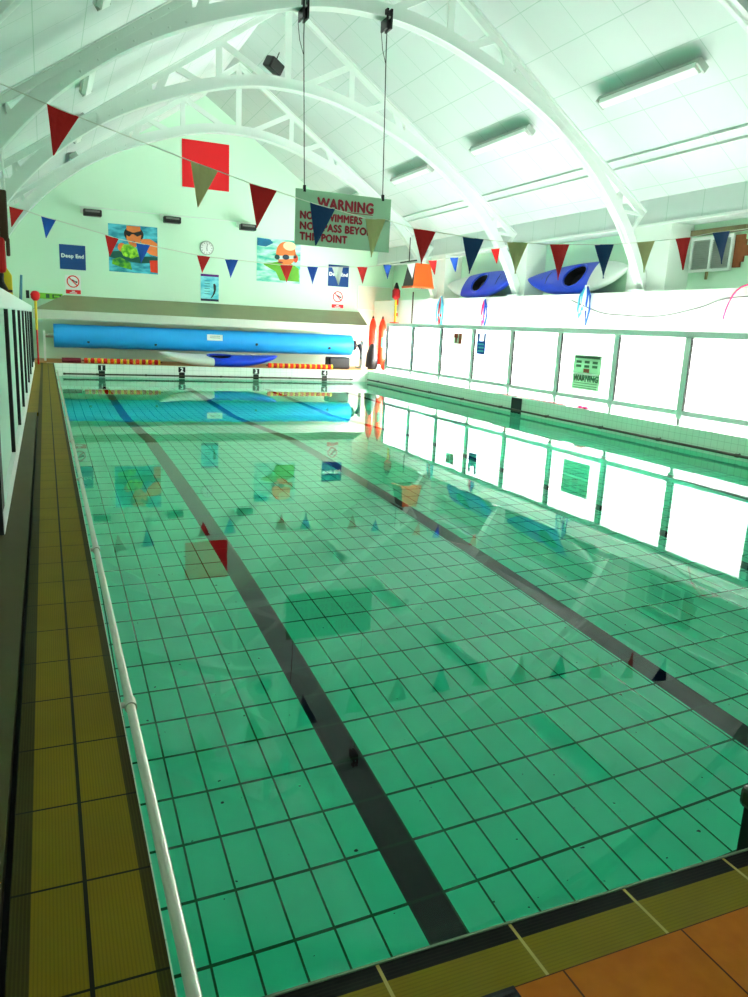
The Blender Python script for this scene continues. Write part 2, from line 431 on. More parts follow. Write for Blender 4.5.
US = [i*5.96/40 for i in range(41)]
ARCH = [(RX-u, arch_z(u)) for u in reversed(US)] + [(RX+u, arch_z(u)) for u in US[1:]]
def offset(pts, d):
    out = []
    for i, p in enumerate(pts):
        a, b = pts[max(i-1, 0)], pts[min(i+1, len(pts)-1)]
        t = Vector((b[0]-a[0], b[1]-a[1])).normalized()
        out.append((p[0]-t.y*d, p[1]+t.x*d))
    return out
def sweep(bm, lo, hi, y0, y1):
    rows = []
    for (x0, z0), (x1, z1) in zip(lo, hi):
        rows.append([bm.verts.new(p) for p in ((x0, y0, z0), (x0, y1, z0), (x1, y1, z1), (x1, y0, z1))])
    for A, C in zip(rows, rows[1:]):
        for k in range(4): bm.faces.new((A[k], A[(k+1) % 4], C[(k+1) % 4], C[k]))
    bm.faces.new(rows[0]); bm.faces.new(list(reversed(rows[-1])))
def bar(bm, p, q, w, y0, y1):
    d = Vector((q[0]-p[0], q[1]-p[1])).normalized(); n = Vector((-d.y, d.x))*w/2
    prism(bm, [(p[0]+n.x, p[1]+n.y), (q[0]+n.x, q[1]+n.y), (q[0]-n.x, q[1]-n.y), (p[0]-n.x, p[1]-n.y)], y1-y0, Matrix.Translation((0, y0, 0)))
def truss(Y, label):
    t = thing('roof_truss', label, 'roof truss', (RX, Y, 0), 'white arched roof trusses')
    def put(nm, bm, m=M_STEEL):
        o = obj(nm, bm, m); o.parent = t; o.matrix_parent_inverse = t.matrix_basis.inverted() if False else Matrix.Translation((-RX, -Y, 0)); return o
    bm = bm_()
    sweep(bm, ARCH, offset(ARCH, .23), Y-.03, Y+.03)
    sweep(bm, ARCH, offset(ARCH, .025), Y-.10, Y+.10)
    put('arch', bm)
    for s in (-1, 1):
        X = lambda u: RX+s*u
        bm = bm_()
        a, b = (X(0), raf_z(0)), (X(5.82), raf_z(5.82))
        bar(bm, (a[0], a[1]-.06), (b[0], b[1]-.06), .12, Y-.038, Y+.038); bar(bm, (a[0], a[1]+.0), (b[0], b[1]+.0), .02, Y-.09, Y+.09)
        put('rafter', bm)
        us = [2.72+i*(4.62-2.72)/14 for i in range(15)]
        bm = bm_()
        sweep(bm, [(X(u), arch_z(u)+.1) for u in us], [(X(u), max(raf_z(u)-.02, arch_z(u)+.14)) for u in us], Y-.022, Y+.022)
        for u in [2.8+i*.24 for i in range(8)]:
            for zz in (arch_z(u)+.09, raf_z(u)-.08):
                lathe(bm, [(.02, 0), (.012, .018)], Matrix.Translation((X(u), Y-.03, zz)) @ Matrix.Rotation(PI/2, 4, 'X'), 8)
        put('web_plate', bm)
        for p, q, wd_ in (((1.42, arch_z(1.42)+.15), (1.42, raf_z(1.42)-.05), .12), ((.42, arch_z(.42)+.18), (1.36, raf_z(1.36)-.1), .12),
                          ((1.74, arch_z(1.74)+.15), (2.28, raf_z(2.28)-.06), .12), ((2.64, arch_z(2.64)+.12), (2.46, raf_z(2.46)-.06), .14),
                          ((5.24, arch_z(5.24)+.15), (5.24, raf_z(5.24)-.05), .07), ((5.1, arch_z(5.1)+.17), (5.24, raf_z(5.24)-.06), .07),
                          ((5.5, arch_z(5.5)+.14), (5.80, raf_z(5.80)-.05), .07), ((5.3, arch_z(5.3)+.3), (5.8, raf_z(5.8)-.06), .05)):
            bm = bm_(); bar(bm, (X(p[0]), p[1]), (X(q[0]), q[1]), wd_, Y-.026, Y+.026); put('strut', bm)
        bm = bm_(); box(bm, (X(5.96)-.12, Y-.16, 2.665), (X(5.96)+.12, Y+.16, 2.70)); put('foot_plate', bm, M_STEEL)
    bm = bm_(); bar(bm, (RX, arch_z(0)+.15), (RX, RZ-.06), .14, Y-.026, Y+.026); put('king_post', bm)
    return t
truss(7.76, 'nearest white arched roof truss, with the closer bunting strung below it')
truss(12.19, 'white arched roof truss that carries the hanging warning board')
truss(16.62, 'white arched roof truss standing between the two blue kayaks')
truss(21.04, 'faint white arched roof truss, the last one before the far gable')

# ------------------------------------------------------------------ ceiling lights
def ceiling_light(Y, s, label):
    x = RX+s*3.97; z = ceil_z(x)-.17
    t = thing('ceiling_light', label, 'ceiling light', (x, Y, z), 'tube lights under the roof slopes', (0, s*math.atan(.678), 0))
    L = 1.1
    obj('housing', B(((-.10, -L, .03), (.10, L, .09))), M_GREYLOUV, t, bevel=.01)
    bm = bm_(); prism(bm, [(-.09, .035), (-.06, -.04), (.06, -.04), (.09, .035)], 2*L-.1, Matrix.Translation((0, -L+.05, 0))); obj('diffuser', bm, M_WHITE, t)
    for e in (-1, 1): obj('end_cap', B(((-.1, e*L-.02, -.02), (.1, e*L+.02, .095))), M_GREYLOUV, t, bevel=.006)
    for e in (-.7, .7): obj('hanger', B(((-.02, e-.02, .09), (.02, e+.02, .16))), M_DARKMETAL_SHADE, t)
for Y, w in ((10.34, 'nearest'), (14.63, 'second'), (18.87, 'third'), (23.0, 'farthest')):
    ceiling_light(Y, 1, w+' tube light on the roof slope above the kayaks')
    ceiling_light(Y, -1, w+' tube light on the roof slope above the tiled walkway')

# ------------------------------------------------------------------ screens along both sides
def screen_right():
    X = 9.75
    t = thing('poolside_screen', 'long white frosted panel screen along the kayak side of the pool', 'screen', (X, 13, DZ))
    I = Matrix.Translation((-X, -13, -DZ))
    def put(nm, bm, m, **k):
        o = obj(nm, bm, m, None, **k); o.parent = t; o.matrix_parent_inverse = I; return o
    y0, y1 = 4.5, 21.95
    put('top_rail', B(((X-.05, y0, 1.80), (X+.06, y1, 1.905))), M_RAILG, bevel=.01)
    put('bottom_rail', B(((X-.03, y0, .54), (X+.03, y1, .60)), ((X-.036, y0, .525), (X-.03, y1, .615))), M_RAILG)
    put('kick_panel', B(((X-.012, y0, DZ), (X+.012, y1, .54))), M_FROST)
    ps = [4.5, 6.22, 7.95, 9.68, 11.41, 13.14, 14.91, 16.65, 18.34, 20.08, 21.9]
    for i, p in enumerate(ps):
        w = .065
        o = put('post', B(((X-.045, p-w, .46), (X+.045, p+w, 1.80))), M_RAILG)
        g = put('gasket', B(((X-.047, p-w-.013, .60), (X+.02, p-w-.001, 1.80))), M_RUBBER); 
        g2 = put('post_foot', B(((X-.035, p-.03, DZ), (X+.035, p+.03, .46))), M_GREYLOUV)
        if i+1 < len(ps):
            put('pane', B(((X-.006, p+w, .60), (X+.006, ps[i+1]-w, 1.80))), M_FROST)
    return t
def screen_left():
    X = -.32
    t = thing('walkway_screen', 'pale panel screen with shade-darkened posts beside the tiled walkway', 'screen', (X, 13, DZ))
    I = Matrix.Translation((-X, -13, -DZ))
    def put(nm, bm, m, **k):
        o = obj(nm, bm, m, None, **k); o.parent = t; o.matrix_parent_inverse = I; return o
    ps = [5.15, 7.3, 9.1, 10.9, 12.8, 14.75, 16.75, 19.0, 21.0]
    put('top_rail', B(((X-.10, 5.1, 1.72), (X+.035, 21.6, 1.87))), M_RAILG, bevel=.01)
    put('bottom_rail', B(((X-.02, 5.0, DZ), (X+.04, 21.6, .50))), M_WHITE)
    for i, p in enumerate(ps):
        put('post', B(((X-.02, p-.05, .50), (X+.036, p+.05, 1.72))), M_DARKMETAL_SHADE)  # dark colour puts the shade of the camera-facing sides into the posts
        e = ps[i+1] if i+1 < len(ps) else 21.6
        put('pane', B(((X-.006, p+.05, .50), (X+.006, e-.05, 1.72))), M_FROSTL)
    put('end_post', B(((X-.03, 4.98, DZ), (X+.035, 5.10, 1.87))), M_DARKMETAL_SHADE)
screen_right(); screen_left()

# ------------------------------------------------------------------ pool rails
def rail(name, label, pts, r, brk, inward, m_=None):
    m_ = m_ or M_CHROME
    t = thing(name, label, 'hand rail', pts[0], 'rails round the pool edge')
    o0 = Vector(pts[0])
    bm = bm_(); tube(bm, [Vector(p)-o0 for p in pts], r, 12); obj('tube', bm, m_, t, smooth=True)
    for b in brk:
        bm = bm_(); b = Vector(b)-o0; d = Vector(inward)
        tube(bm, [b, b+d], r*.7, 10)
        ax = (Vector(pts[-1])-Vector(pts[0])).normalized()
        tube(bm, [b-ax*.03, b+ax*.03], r*1.35, 12)
        obj('bracket', bm, m_, t, smooth=True)
rail('pool_rail', 'thick steel rail along the tiled walkway edge', [(.252, 1.27, .17), (.252, 23.0, .17)], .0185, [(.252, y, .17) for y in (2.95, 5.2, 7.6, 10.0, 12.4, 14.8, 17.2, 19.6, 22.0)], (-.07, 0, .0))
rail('pool_rail', 'thin dark rail low along the white far pool wall', [(.42, 23.04, .08), (9.1, 23.04, .08)], .022, [(x, 23.04, .08) for x in (.44, 1.31, 2.64, 4.82, 6.07, 6.97, 9.02)], (0, .07, 0), mat('dull_dark_rail', (74, 70, 56), .4, .4))
rail('pool_rail', 'thin dark rail low along the green tiled wall below the panel screen', [(9.60, 1.4, .08), (9.60, 23.0, .08)], .022, [(9.60, y, .08) for y in (3.3, 5.0, 6.7, 8.3, 9.96, 11.47, 13.2, 15.0, 16.8, 18.6, 20.4, 22.2)], (.06, 0, .02), mat('dull_dark_rail', (74, 70, 56), .4, .4))

# lane numbers on the far pool wall
for i, x in enumerate((1.436, 3.675, 5.916, 8.147)):
    w_ = ('tile with the numeral one, nearest the walkway', 'tile with the numeral two below the white and blue kayak', 'tile with the numeral three at the kayak tip', 'tile with the numeral four below the black drum box')[i]
    t = thing('lane_marker', 'black lane '+w_, 'lane marker', (x, PY1, .18), 'black lane number tiles')
    tl = obj('tile', B(((-.10, -.012, .0), (.10, -.001, .155))), M_BLACK, t)
    obj('tile', B(((-.085, -.012, -.17), (.085, -.001, -.008))), M_BLACK, t)
    text('numeral', str(i+1), M_TEXTW, tl, Matrix.Translation((0, -.014, .078)) @ Matrix.Rotation(PI/2, 4, 'X'), height=.115, bold=.07)
tag(obj('depth_marker', B(((PX1-.012, 14.22, .0), (PX1-.001, 14.62, .345))), M_BLACK), 'black tile marker on the green pool wall under the screen', 'marker')

# near steps rail stub
t = thing('ladder_stub', 'dark capped ladder post rising from the water by the front coping', 'ladder post', (1.80, 1.312, .0))
obj('post', B(((-.022, -.022, -.9), (.05, .022, .42))), M_RUBBER, t, bevel=.006)
obj('cap', B(((-.035, -.034, .42), (.06, .034, .485))), mat('dark_olive_cap', (40, 38, 20), .35), t, bevel=.016)

t = thing('floor_drain', 'small black drain grate in the orange tiles by the front coping', 'drain', (.80, 1.045, DZ))
obj('frame', B(((-.05, -.05, -.002), (.05, .045, .0035))), M_RUBBER, t)
for k in range(5): obj('slot_bar', B(((-.043, -.04+k*.017, .0035), (.043, -.033+k*.017, .006))), M_BLACK, t)

# ------------------------------------------------------------------ far wall: canopy, roller, kayak, lane ropes
t = thing('roller_canopy', 'long dull metal canopy over the blue pool cover roller', 'canopy', (4.9, YF, 1.5))
I4 = lambda *p: Matrix.Translation([-v for v in p])
def putin(t, nm, bm, m, **k):
    o = obj(nm, bm, m, None, **k); o.parent = t; o.matrix_parent_inverse = Matrix.Translation(t.location).inverted(); return o
bm = bm_()
sweep(bm, [(0, 0), (1, 0)], [(0, 1), (1, 1)], 0, 1); bm.clear()
def slab_yz(bm, x0a, x1a, ya, za, x0b, x1b, yb, zb, th):
    v = [bm.verts.new(p) for p in ((x0a, ya, za), (x1a, ya, za), (x1b, yb, zb), (x0b, yb, zb), (x0a, ya, za-th), (x1a, ya, za-th), (x1b, yb, zb-th), (x0b, yb, zb-th))]
    for f in ((0,1,2,3),(7,6,5,4),(0,4,5,1),(1,5,6,2),(2,6,7,3),(3,7,4,0)): bm.faces.new([v[i] for i in f])
slab_yz(bm, .57, 10.2, YF, 2.26, -.3, 10.0, 24.15, 1.80, .03)
putin(t, 'sheet', bm, M_OLIVEMETAL)
putin(t, 'front_lip', B(((-.3, 24.12, 1.55), (10.0, 24.16, 1.80))), mat('pale_metal_lip', (216, 220, 206), .4, .1), bevel=.008)
for x in (.6, 3.6, 6.6, 9.6):
    bm = bm_(); prism(bm, [(0, 0), (0, .35), (.02, .35), (.02, 0)], 1.2, Matrix.Translation((x, 24.25, 1.5))); putin(t, 'bracket', B(((x, 24.2, 1.72), (x+.04, YF, 1.78))), M_OLIVEMETAL); bm.free()
t = thing('pool_cover_roller', 'bright blue pool cover rolled on its roller below the canopy', 'pool cover', (4.9, 24.3, DZ))
bm = bm_()
nx = 40
rows = []
for i in range(nx+1):
    x = .22+(9.45-.22)*i/nx; rr = .335+.006*math.sin(i*1.7); cz = 1.08+.05*(x/9.5)
    rows.append([bm.verts.new((x, 24.3+rr*math.cos(2*PI*k/28), cz+rr*math.sin(2*PI*k/28))) for k in range(28)])
for A, C in zip(rows, rows[1:]):
    for k in range(28): bm.faces.new((A[k], A[(k+1) % 28], C[(k+1) % 28], C[k]))
bm.faces.new(rows[0]); bm.faces.new(list(reversed(rows[-1])))
cov = putin(t, 'rolled_cover', bm, M_COVER, smooth=True)
bm = bm_(); tube(bm, [(-.05, 24.3, 1.08), (.22, 24.3, 1.08)], .06); tube(bm, [(9.45, 24.3, 1.13), (9.96, 24.3, 1.13)], .06); putin(t, 'axle', bm, M_CHROME, smooth=True)
bm = bm_(); box(bm, (-.06, 24.15, DZ), (.0, 24.45, 1.2)); putin(t, 'stand', bm, M_RAILG)
bm = bm_(); box(bm, (9.86, 24.15, DZ), (9.93, 24.45, 1.28)); box(bm, (9.76, 24.0, DZ), (9.98, 24.6, DZ+.06)); putin(t, 'stand', bm, M_CREAM)
bm = bm_(); tube(bm, [(9.56, 24.3, 1.13), (9.62, 24.3, 1.13)], .16, 16); putin(t, 'gear_wheel', bm, M_BLACK)
bm = bm_(); tube(bm, [(9.76, 24.2, 1.15), (9.78, 24.1, .95), (9.74, 24.05, .70)], .09, 10, r2=.03); putin(t, 'crank', bm, M_BLACK, smooth=True)
for x, z in ((1.15, .95), (3.05, .94), (6.15, 1.05), (8.6, 1.02)):
    bm = bm_(); y = 24.3-.325*math.cos(math.asin((z-1.1)/.34)); lathe(bm, [(.05, 0), (.035, .03)], Matrix.Translation((x, y+.01, z)) @ Matrix.Rotation(PI/2, 4, 'X'), 12); obj('eyelet', bm, M_DARKMETAL_SHADE, cov)
bm = bm_(); box(bm, (4.58, 23.945, 1.12), (5.06, 23.965, 1.30)); pt_ = putin(t, 'paper_tag', bm, M_WHITE)
for j in range(2): obj('tag_print', B(((4.66, 23.940, 1.24-.05*j), (4.98, 23.944, 1.262-.05*j))), M_GREYLOUV, pt_)
tag(obj('drum_box', B(((8.52, 23.75, DZ), (9.26, 24.2, .74))), M_BLACK, bevel=.05), 'squat black box on the deck under the blue roller end', 'box')

def kayak(label, loc, ldir, ddir, L, group, wf=.36):
    """ldir: unit vector from white stern to blue bow; ddir: deck normal"""
    x = Vector(ldir).normalized(); z = (Vector(ddir)-x*Vector(ddir).dot(x)).normalized(); y = z.cross(x)
    R = Matrix((x, y, z)).transposed()
    t = thing('kayak', label, 'kayak', loc, group, R.to_euler())
    NS, NT = 64, 32; HB = .39
    def prof(s): 
        a = max(0, 1-abs(s)**2.3)
        return HB*a**.8+.004, .20*a**.55+.006, .11*a**.5+.004+.05*(1-a)*0
    def pt(s, th):
        wdt, dn, up = prof(s); c, sn = math.cos(th), math.sin(th)
        z_ = up*sn*(1.0) if sn > 0 else dn*(-abs(sn)**.8)
        rocker = .16*abs(s)**2.6
        return Vector((s*L/2, wdt*math.copysign(abs(c)**.9, c), z_+rocker))
    S0, A, Bc = -.0, .205, .28
    for nm, rng, m in (('bow_shell', (int(NS*wf), NS), M_KBLUE), ('stern_shell', (0, int(NS*wf)), M_KWHITE)):
        bm = bm_(); rows = []
        for i in range(rng[0], rng[1]+1):
            s = -1+2*i/NS; rows.append([bm.verts.new(pt(s, 2*PI*k/NT)) for k in range(NT)])
        for A_, C_ in zip(rows, rows[1:]):
            for k in range(NT):
                f = (A_[k], A_[(k+1) % NT], C_[(k+1) % NT], C_[k])
                c = sum((q.co for q in f), Vector())/4
                if c.z > .0 and k < NT/2 and ((c.x/(L/2)-S0)/A)**2+(c.y/Bc)**2 < 1: continue
                bm.faces.new(f)
        if rng[0] == 0: bm.faces.new(rows[0])
        if rng[1] == NS: bm.faces.new(rows[-1])
        obj(nm, bm, m, t, smooth=True)
    bm = bm_(); pts = []
    for k in range(36):
        a = 2*PI*k/36; pts.append((S0*L/2+A*1.03*L/2*math.cos(a), Bc*1.03*math.sin(a), .105-.03*math.sin(a)**2))
    tube(bm, pts, .03, 8, closed=True); obj('coaming', bm, M_KBLUE, t, smooth=True)
    bm = bm_(); rings = []
    for f, zz in ((1.03, .09), (.98, .0), (.85, -.10), (.5, -.14)):
        rings.append([bm.verts.new((S0*L/2+A*f*L/2*math.cos(2*PI*k/32), Bc*f*math.sin(2*PI*k/32), zz)) for k in range(32)])
    for P_, Q_ in zip(rings, rings[1:]):
        for k in range(32): bm.faces.new((P_[k], P_[(k+1) % 32], Q_[(k+1) % 32], Q_[k]))
    bm.faces.new(rings[-1]); cw = obj('cockpit_well', bm, M_KDARK, t, smooth=True)
    bm = bm_(); box(bm, (S0*L/2-.28, -.17, -.12), (S0*L/2+.05, .17, -.09)); obj('seat', bm, mat('grey_seat_pad', (64, 58, 54), .7), cw, bevel=.03)
    for x_ in (.55*L/2, .66*L/2): obj('deck_line', tube(bm_(), [(x_, -.16, .12), (x_+.02, 0, .145), (x_, .16, .12)], .008, 6), M_BLACK, t)
    return t
kayak('blue and white kayak on the wall ledge nearest the orange hood', (11.08, 18.70, 3.03), (0, -1, .03), (-.86, -.1, .52), 3.46, 'kayaks', .28)
kayak('blue kayak with a white tail on the ledge between the roof trusses', (11.08, 14.55, 3.03), (0, 1, -.03), (-.86, -.1, .52), 3.54, 'kayaks', .34)
kayak('blue and white kayak lying on the far deck under the cover roller', (4.9, 23.62, .565), (1, 0, 0.0), (0, -.18, .98), 3.65, 'kayaks', .44)

def lane_rope(label, x0, x1, y, z, n):
    t = thing('lane_rope', label, 'lane rope', ((x0+x1)/2, y, DZ), 'floating lane ropes')
    putin(t, 'cable', tube(bm_(), [(x0-.05, y, z), (x1+.05, y, z)], .012, 6), M_DKCORD)
    n //= 2; pair = (x1-x0)/n; cuts = []
    for i in range(n): cuts += [(x0+i*pair, pair*.62, M_RED if i % 2 else M_ORANGERED), (x0+i*pair+pair*.62, pair*.38, M_YELLOW)]
    for xa, w, m in cuts:
        bm = bm_(); lathe(bm, [(.02, 0), (.075, .01), (.075, w-.012), (.02, w-.004)], Matrix.Translation((xa, y, z)) @ Matrix.Rotation(PI/2, 4, 'Y'), 12)
        o = putin(t, 'float', bm, m, smooth=True)
lane_rope('red and yellow lane rope on the far deck below the cover roller start', .98, 3.1, 23.40, DZ+.078, 24)
lane_rope('red and yellow lane rope running from the floor kayak to the black box', 6.35, 8.5, 23.36, DZ+.078, 24)
tag(obj('rope_drum', tube(bm_(), [(.40, 23.42, DZ+.075), (.90, 23.42, DZ+.075)], .07, 14), M_MAROON, smooth=True), 'dark maroon roll at the end of the lane rope', 'rope roll')

# ------------------------------------------------------------------ far wall signs
def panel(name, label, cat, x0, x1, z0, z1, m, group=None, th=.015):
    t = thing(name, label, cat, ((x0+x1)/2, YF-.002, (z0+z1)/2), group)
    w, h = (x1-x0)/2, (z1-z0)/2
    obj('board', B(((-w, -th, -h), (w, 0, h))), m, t)
    return t
def TX(x, z, th=.015): return Matrix.Translation((x, -th-.0015, z)) @ Matrix.Rotation(PI/2, 4, 'X')
def flat(t, nm, poly, m, lay=1): 
    bm = bm_(); prism(bm, poly, .002, Matrix.Translation((0, -.015-.002*lay, 0))); return obj(nm, bm, m, t)
t = panel('wall_sign', 'blue square Deep End sign nearest the walkway corner', 'sign', .49, 1.22, 3.02, 3.73, M_SIGNBLUE, 'blue square signs on the far wall')
text('lettering', 'Deep End', M_TEXTW, t, TX(0, .02), width=.62, bold=.06)
t = panel('wall_sign', 'blue square sign partly covered by the white pennant', 'sign', 9.0, 9.75, 3.07, 3.78, M_SIGNBLUE, 'blue square signs on the far wall')
text('lettering', 'Deep End', M_TEXTW, t, TX(0, .03), width=.66, bold=.06)
def nodive(label, x0, x1, z0, z1):
    t = panel('prohibition_sign', label, 'sign', x0, x1, z0, z1, M_WHITE, 'no diving signs')
    w, h = (x1-x0)/2, (z1-z0)/2
    c = h-.85*w; r = w*.82
    bm = bm_(); 
    o = ell(0, c, r, r, 32); i_ = ell(0, c, r*.82, r*.82, 32)
    a = [bm.verts.new((x, -.018, z)) for x, z in o]; b = [bm.verts.new((x, -.018, z)) for x, z in i_]
    for k in range(32): bm.faces.new((a[k], a[(k+1) % 32], b[(k+1) % 32], b[k]))
    obj('red_ring', bm, M_SIGNBRIGHTRED, t)
    bm = bm_(); bar(bm, (-r*.62, c+r*.62), (r*.62, c-r*.62), r*.18, -.020, -.018); obj('slash', bm, M_SIGNBRIGHTRED, t)
    bm = bm_(); prism(bm, [(-.1*r, c+.35*r), (.35*r, c+.1*r), (.62*r, c-.12*r), (.5*r, c-.25*r), (.2*r, c+.0*r), (-.4*r, c+.25*r)], .002, Matrix.Translation((0, -.0175, 0)))
    prism(bm, ell(.58*r, c-.05*r, .14*r, .14*r, 12), .002, Matrix.Translation((0, -.0175, 0))); obj('diver_figure', bm, M_BLACK, t)
    flat(t, 'red_caption', [(-w*.96, -h*.96), (w*.96, -h*.96), (w*.96, -h+.58*w), (-w*.96, -h+.58*w)], M_SIGNBRIGHTRED, 2)
    for zz, ww in ((-h+.40*w, .2), (-h+.18*w, .45)): flat(t, 'caption_line', [(-ww*w, zz-.013), (ww*w, zz-.013), (ww*w, zz+.013), (-ww*w, zz+.013)], M_TEXTW, 3)
nodive('red ringed no diving sign under the blue sign nearest the corner', .62, 1.06, 2.30, 2.86)
nodive('red ringed no diving sign beside the cream wall board', 9.15, 9.60, 2.34, 2.92)
t = panel('red_board', 'plain bright red square board high on the gable', 'board', 4.11, 5.57, 5.74, 7.12, M_SIGNBRIGHTRED)
t = panel('notice_board', 'blank cream board above the red pointed floats', 'board', 10.14, 11.40, 2.36, 3.14, M_CREAM)
obj('frame', B(((-.65, -.03, -.41), (-.63, 0, .41)), ((.61, -.03, -.41), (.63, 0, .41)), ((-.65, -.03, .39), (.63, 0, .41)), ((-.65, -.03, -.41), (.63, 0, -.39))), M_WHITE, t)
t = panel('exit_sign', 'small lime green strip sign above the walkway end', 'sign', -.2, .53, 2.12, 2.29, M_GREENP)
flat(t, 'dark_panel', [(-.10, -.06), (.0, -.06), (.0, .06), (-.10, .06)], M_TEXTK); flat(t, 'dark_panel', [(.08, -.055), (.32, -.055), (.32, .055), (.08, .055)], M_TEXTK); flat(t, 'pale_block', [(.12, -.03), (.28, -.03), (.28, .03), (.12, .03)], M_GREENP, 2)
# clock
t = thing('wall_clock', 'round white wall clock above the pale blue poster', 'clock', (4.86, YF, 3.97))
Ry = Matrix.Rotation(PI/2, 4, 'X')
obj('case', lathe(bm_(), [(.22, 0), (.22, .05), (.19, .06), (.19, .045), (.02, .045)], Ry, 32), M_GREYLOUV, t, smooth=True)
dl = obj('dial', lathe(bm_(), [(.188, .046), (.188, .05)], Ry, 32), M_WHITE, t)
bm = bm_()
for k in range(12):
    a = 2*PI*k/12; bar(bm, (.14*math.sin(a), .14*math.cos(a)), (.17*math.sin(a), .17*math.cos(a)), .014, -.053, -.05)
obj('hour_marks', bm, M_BLACK, dl)
bm = bm_(); bar(bm, (0, 0), (.02, .13), .014, -.055, -.053); obj('hand', bm, M_BLACK, dl)
bm = bm_(); bar(bm, (0, 0), (.01, -.09), .018, -.057, -.055); obj('hand', bm, M_BLACK, dl)
# posters
t = panel('poster', 'square poster of a swimmer in dark goggles', 'poster', 1.89, 3.34, 3.05, 4.45, m_poster('aqua_print', (20, 130, 160), (90, 205, 225), 2.2, (1, 1, 3)), 'swimming posters')
flat(t, 'swimmer_hair', ell(.02, .44, .29, .24, 24) , M_HAIR)
flat(t, 'swimmer_face', [(-.19, .68), (.21, .68), (.24, .42), (.2, .2), (.06, .06), (-.1, .1), (-.2, .3)], M_SKIN, 2)
flat(t, 'swimmer_goggles', [(-.24, .56), (-.02, .49), (.03, .49), (.24, .56), (.24, .44), (.12, .38), (.02, .44), (-.04, .44), (-.12, .36), (-.24, .42)], M_BLACK, 3)
flat(t, 'swimmer_mouth', [(-.05, .24), (.06, .24), (.04, .19), (-.03, .19)], M_MAROON, 3)
flat(t, 'swimmer_arm', [(.2, .32), (.5, .34), (.72, .22), (.72, -.16), (.5, -.12), (.3, .02)], M_SKIN, 1)
flat(t, 'swimmer_hand', ell(-.34, .03, .12, .13, 16), M_SKIN, 1)
flat(t, 'water_shade', [(-.72, -.12), (-.3, -.06), (.1, -.2), (.72, -.18), (.72, -.36), (.2, -.4), (-.3, -.36), (-.72, -.28)], mat('print_deep_teal', (12, 88, 80), .5, 0, .3, 8), 1)
flat(t, 'green_splash', [(-.3, .12), (-.1, .14), (.1, .02), (.16, -.2), (-.05, -.28), (-.3, -.22), (-.38, -.05)], m_poster('lime_print', (60, 150, 20), (170, 225, 60), 8, (1, 1, 1)), 2)
flat(t, 'green_float', [(-.62, -.34), (-.4, -.26), (-.1, -.4), (-.05, -.62), (-.4, -.55), (-.64, -.48)], m_poster('green_print', (18, 110, 60), (110, 190, 30), 6, (1, 1, 1)), 2)
flat(t, 'red_float', [(.48, -.3), (.72, -.28), (.72, -.66), (.5, -.64)], M_ORANGERED, 2)
t = panel('poster', 'square poster of a young bald swimmer in pale turquoise water', 'poster', 6.5, 7.99, 3.07, 4.44, m_poster('pale_turquoise_print', (60, 190, 165), (205, 245, 232), 1.8, (1, 1, 4)), 'swimming posters')
flat(t, 'deep_water', [(-.74, .68), (-.3, .66), (-.2, .55), (-.45, .42), (-.74, .44)], mat('print_blue', (10, 110, 150), .5, 0, .2), 1)
flat(t, 'swimmer_shoulders', [(-.52, -.1), (-.2, -.06), (.05, .0), (.5, -.08), (.7, -.2), (.72, -.62), (.05, -.62), (-.1, -.35), (-.5, -.16)], mat('print_green_top', (96, 170, 40), .5, 0, .2, 5), 1)
flat(t, 'swimmer_head', ell(.24, .25, .34, .38, 28), M_SKIN, 2)
flat(t, 'head_highlight', ell(.36, .5, .22, .14, 20), mat('print_cream', (250, 226, 176), .5), 3)
flat(t, 'swimmer_ear', ell(.58, .12, .08, .13, 16), mat('print_red_skin', (222, 70, 40), .5), 3)
flat(t, 'goggle_strap', [(-.12, .16), (.6, .22), (.6, .12), (-.12, .04)], mat('print_pale_strap', (190, 215, 210), .5), 3)
flat(t, 'goggle_lens', ell(.24, .14, .12, .085, 18), mat('print_dark_blue', (10, 40, 62), .4), 4)
flat(t, 'goggle_lens', ell(-.06, .12, .09, .08, 18), mat('print_teal_lens', (10, 80, 70), .4), 4)
flat(t, 'swimmer_mouth', ell(.05, -.04, .1, .03, 14), M_MAROON, 4)
t = panel('poster', 'narrow pale blue poster with purple heading and a diver silhouette', 'poster', 4.67, 5.25, 2.33, 3.17, m_poster('cyan_print', (70, 190, 215), (150, 240, 245), 3, (1, 1, 2)), 'swimming posters')
flat(t, 'heading_strip', [(-.29, .35), (.29, .35), (.29, .42), (-.29, .42)], mat('purple_strip', (96, 20, 130), .5))
flat(t, 'footer_strip', [(-.29, -.42), (.29, -.42), (.29, -.35), (-.29, -.35)], mat('print_navy', (6, 30, 60), .5))
for k in range(6): flat(t, 'text_line', [(-.17, .2-.08*k), (-.0, .2-.08*k), (-.0, .218-.08*k), (-.17, .218-.08*k)], mat('print_teal_text', (30, 130, 140), .5))
flat(t, 'diver_figure', [(.11, .12), (.16, .14), (.2, .08), (.2, -.06), (.17, -.16), (.12, -.24), (.06, -.32), (.03, -.31), (.1, -.2), (.13, -.08)], M_BLACK, 2)
